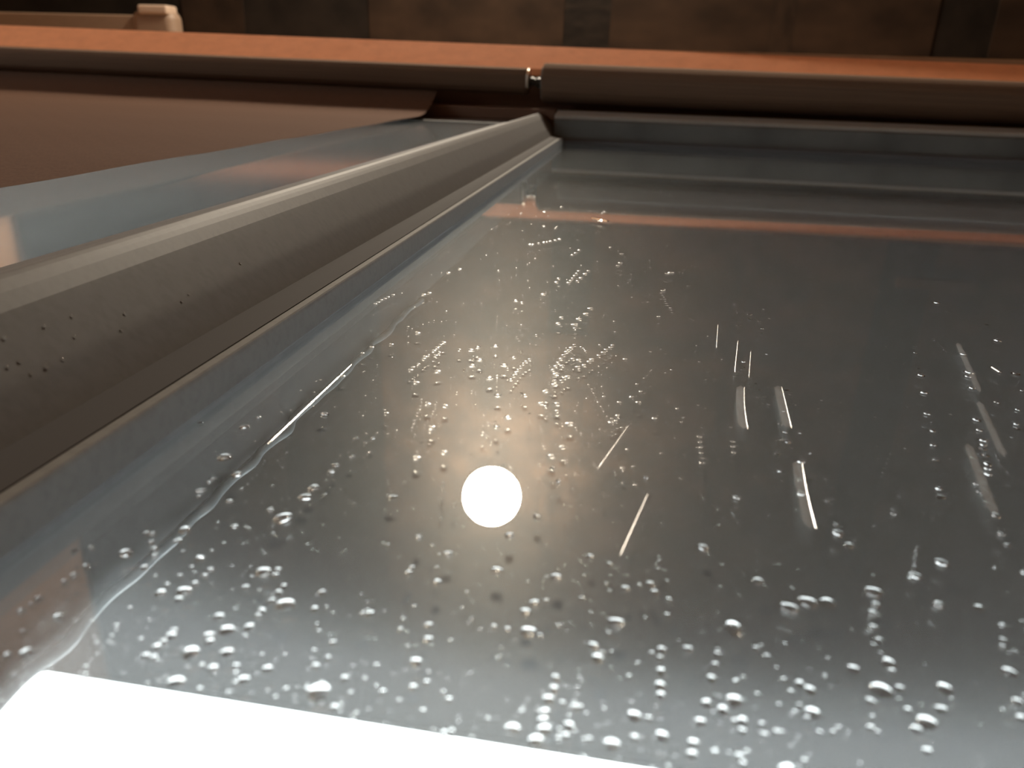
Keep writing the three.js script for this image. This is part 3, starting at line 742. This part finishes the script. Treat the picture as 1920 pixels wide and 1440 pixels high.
function drop(x, y, w, label, grp, shape) {
  const m = mesh('water_drop', shape[drops++ % shape.length], shape === FLAT ? M.glint : M.water);
  m.position.set(x / 1000, EYE + y / 1000, PANE_Z); m.rotation.z = rnd() * 6.28; w *= 1.12; m.scale.set(w / 1000 * (0.95 + 0.1 * rnd()), w / 1000 * (0.9 + 0.1 * rnd()), w / 1000 * (0.85 + 0.25 * rnd()));
  return tag(m, label, 'drop', grp);
}
for (const [x, y, w, label] of BIG_DROPS) drop(x, y, w, label, 'large drops on the wet glass', DROP);
for (const { group: g, at } of DROP_GROUPS) for (const [x, y, w, label] of at) drop(x, y, g.startsWith('golden') ? w * 1.35 : w, label, g, g.startsWith('golden') ? FLAT : w > 1 ? DROP : BEAD);
{ // drops hanging on the face of the top rail
  [[-16.4, 37.1, 4.4], [4.1, 32.9, 5.2], [70.6, 36.9, 4.6], [88, 35.5, 2.6]].forEach(([x, z, w], i) => {
    const m = mesh('water_drop', DROP[i], M.water); m.rotation.x = Math.PI / 2; m.position.set(x / 1000, EYE + 1.1495, (z - 6) / 1000 - 0.001); m.scale.setScalar(w / 1000 * 0.8);
    tag(m, ['leftmost clear drop hanging under the edge of the top rail', 'second and lowest clear drop under the edge of the top rail', 'clear drop of the right pair under the edge of the top rail', 'smallest clear drop under the edge of the top rail'][i], 'drop', 'drops under the top rail');
  });
}
{ // a few drops on the sloping face of the stile
  const tilt = Math.atan2(0.0212, 0.0194), nth = ['first', 'second', 'third', 'fourth', 'fifth', 'sixth', 'seventh', 'eighth', 'ninth', 'tenth', 'eleventh', 'twelfth', 'thirteenth', 'fourteenth'];
  const STILE = [0, 2, 4, 5, 6, 7, 10, 9, 8, 12, 11, 13, 1, 3].map((n) => n === 13 ? 'small drop on the sloping grey stile, the last and lowest' : `small drop on the sloping grey stile, ${nth[n]} down from the top`);
  let k = 0;
  for (const [x, y, z, w] of [[-141.4, 254.0, 23.3, 0.9], [-139.1, 211.8, 20.8, 0.9], [-141.6, 187.7, 23.5, 0.9], [-145.1, 171.8, 27.3, 0.9], [-145.3, 162.2, 27.6, 0.9], [-141.5, 166.9, 23.4, 0.8], [-141.4, 148.0, 23.3, 1.1], [-138.8, 152.7, 20.5, 1.2], [-138.8, 158.5, 20.4, 1.0], [-141.4, 144.3, 23.3, 1.0], [-138.9, 148.0, 20.6, 0.8], [-146.0, 150.2, 28.3, 0.9], [-139.9, 217.3, 21.7, 0.8], [-139.1, 181.9, 20.8, 0.9]]) {
    const m = drop(x, y, w, STILE[k++], 'drops on the grey stile', BEAD);
    m.rotation.set(0, tilt, 0); m.position.x += 0.0004; m.position.z = z / 1000 + 0.0004;
  }
}
{ // the spray too fine to count
  const many = [], zero = new THREE.Vector3(), q = new THREE.Quaternion(), m4 = new THREE.Matrix4(), zAxis = new THREE.Vector3(0, 0, 1);
  const put = (x, y, w) => { q.setFromAxisAngle(zAxis, rnd() * 6.28); m4.compose(new THREE.Vector3(x, y, PANE_Z), q, new THREE.Vector3(w, w * (0.8 + 0.4 * rnd()), w * (0.8 + 0.3 * rnd()))); many.push(m4.clone()); };
  const flat = [];
  const g = (a, b) => a + (b - a) * rnd();
  for (const [x, y, w] of FINE_CHAINS) { const f = y > 170 && x < 35; put(x / 1000, y / 1000, w * (f ? 1.35 : 1) / 1000); flat[many.length - 1] = f; }
  for (let i = 0; i < 3600; i++) { // thick low on the glass, thinning out towards the top rail
    const y = 0.075 + 0.62 * rnd() ** 2.6, x = g(-0.100, 0.05 + 0.45 * y), near = Math.exp(-(((x + 0.015) / 0.07) ** 2));
    if (rnd() > 0.45 + 0.55 * near) continue;
    put(x, y, 0.00025 + 0.0006 * rnd() ** 3 + y * 0.0012 * rnd()); flat[many.length - 1] = y > 0.16 && rnd() < 0.75;
  }
  for (let i = 0; i < 34; i++) { // short runs of beads left where drops slid down
    let x = g(-0.09, 0.12), y = 0.07 + 0.5 * rnd() ** 1.6; const lean = (rnd() - 0.45) * 0.9, step = g(0.0012, 0.0035), n = 3 + (rnd() * 8 | 0), w = g(0.0005, 0.001), f = y > 0.17 && x < 0.035;
    for (let k = 0; k < n; k++) { put(x + (rnd() - 0.5) * 0.0006, y, w * (0.7 + 0.5 * rnd())); flat[many.length - 1] = f; y += step; x += step * lean; }
  }
  const spray = group('fine_spray'); spray.userData.kind = 'stuff'; tag(spray, 'fine spray of countless tiny droplets over the wet glass', 'spray');
  for (const [name, shape, list] of [['flat_specks', SPRAY, many.filter((_, i) => flat[i])], ['round_specks', BEAD[1], many.filter((_, i) => !flat[i])]]) {
    const im = new THREE.InstancedMesh(shape, shape === SPRAY ? M.glint : M.water, list.length); list.forEach((m, i) => im.setMatrixAt(i, m)); im.name = name; im.castShadow = im.receiveShadow = true; im.userData.kind = 'stuff'; spray.add(im);
  }
}
// ---------------------------------------------------------------- thin runs of water
function strip(x0, y0, x1, y1, w, h, bend, shift) {       // a low rounded strip of water from one point of the pane to another
  const n = 18, s = 9, pos = [], idx = [], d = new THREE.Vector2(x1 - x0, y1 - y0), len = d.length(), side = new THREE.Vector2(-d.y, d.x).divideScalar(len);
  for (let i = 0; i <= n; i++) {
    const t = i / n, k = Math.min(1, Math.sin(Math.PI * t) * 6 + 0.12) * (1 + 0.12 * Math.sin(i * 2.1)), off = shift + bend * Math.sin(Math.PI * t), cx = x0 + d.x * t + side.x * off, cy = y0 + d.y * t + side.y * off;
    for (let j = 0; j <= s; j++) { const a = j / s * 2 - 1; pos.push((cx + side.x * a * w / 2 * k) / 1000, (cy + side.y * a * w / 2 * k) / 1000, h * k * (1 - a * a) / 1000); }
  }
  for (let i = 0; i < n; i++) for (let j = 0; j < s; j++) { const a = i * (s + 1) + j; idx.push(a, a + 1, a + s + 1, a + 1, a + s + 2, a + s + 1); }
  for (let i = 0; i < n; i++) { const a = i * (s + 1); idx.push(a, a + s + 1, a + s, a + s, a + s + 1, a + 2 * s + 1); }
  const g = new THREE.BufferGeometry(); g.setAttribute('position', new THREE.Float32BufferAttribute(pos, 3)); g.setIndex(idx); g.computeVertexNormals();
  return toCreasedNormals(g, 0.9);
}
function trickle(x0, y0, x1, y1, w, h, label, bend = 0) {
  if (y1 > y0) [x0, y0, x1, y1] = [x1, y1, x0, y0];        // from its head downwards
  if (w < 1 || h > 0.5) { const m = mesh('water_trickle', strip(x0, y0, x1, y1, w, h, bend, 0), h > 0.5 ? M.water : M.rill); m.position.set(0, EYE, PANE_Z); return tag(m, label, 'trickle'); }
  const g = group('water_trickle', 0, 0, PANE_Z);
  part('smear', strip(x0, y0, x1, y1, w, 0.05, bend, 0), M.smear, g);
  if (label[0] !== 'g' && label[0] !== 'f') part('bright_edge', strip(x0, y0, x1, y1, 0.22, 0.08, bend, w * 0.46), M.rill, g);
  return tag(g, label, 'trickle');
}
trickle(-88.3, 163.3, -88.2, 223.3, 0.22, 0.05, 'long thin gold trickle rising beside the left gasket');
trickle(-4.1, 168.7, 2.8, 196.4, 0.18, 0.05, 'thin slanting streak just right of the lamp reflection, upper one');
trickle(2.7, 132.6, 8.3, 159.3, 0.18, 0.05, 'thin slanting streak below right of the lamp reflection, lower one');
trickle(37.3, 234.8, 34.6, 201.8, 2.6, 0.12, 'broad pale trickle with a bright right edge, left of two side by side', -0.4);
trickle(49.2, 237.7, 47.0, 205.4, 2.6, 0.12, 'broad pale trickle with a bright right edge, right of two side by side');
trickle(46.2, 184.6, 43.4, 151.9, 2.5, 0.14, 'longest bright trickle right of the lamp, with a blue drop at its head', -0.3);
trickle(36.8, 247.3, 41.5, 282.6, 0.4, 0.1, 'short gold streak above the side-by-side trickles');
trickle(32.6, 271.0, 35.6, 301.4, 0.22, 0.06, 'faint hair-thin streak highest of those right of the lamp');
trickle(40.9, 243.3, 44.8, 271.2, 0.22, 0.06, 'hair-thin streak just above the left broad trickle');
trickle(110.0, 239.7, 101.6, 200.1, 2.0, 0.14, 'grey slanting trickle at the right edge, upper of two');
trickle(94.7, 205.9, 86.6, 166.6, 2.2, 0.14, 'grey slanting trickle at the right edge, lower of two');
trickle(125.1, 301.3, 113.4, 248.5, 2.0, 0.1, 'faint broad smear of water high on the right');
trickle(-30.9, 533.5, -19.0, 522.6, 3.2, 0.7, 'crooked golden run of water lying across the mirrored terracotta band', 1.2);
trickle(127.3, 275.3, 128.1, 269.7, 0.9, 0.3, 'tiny bright dash of water near the right edge');

renderer.render(scene, camera);
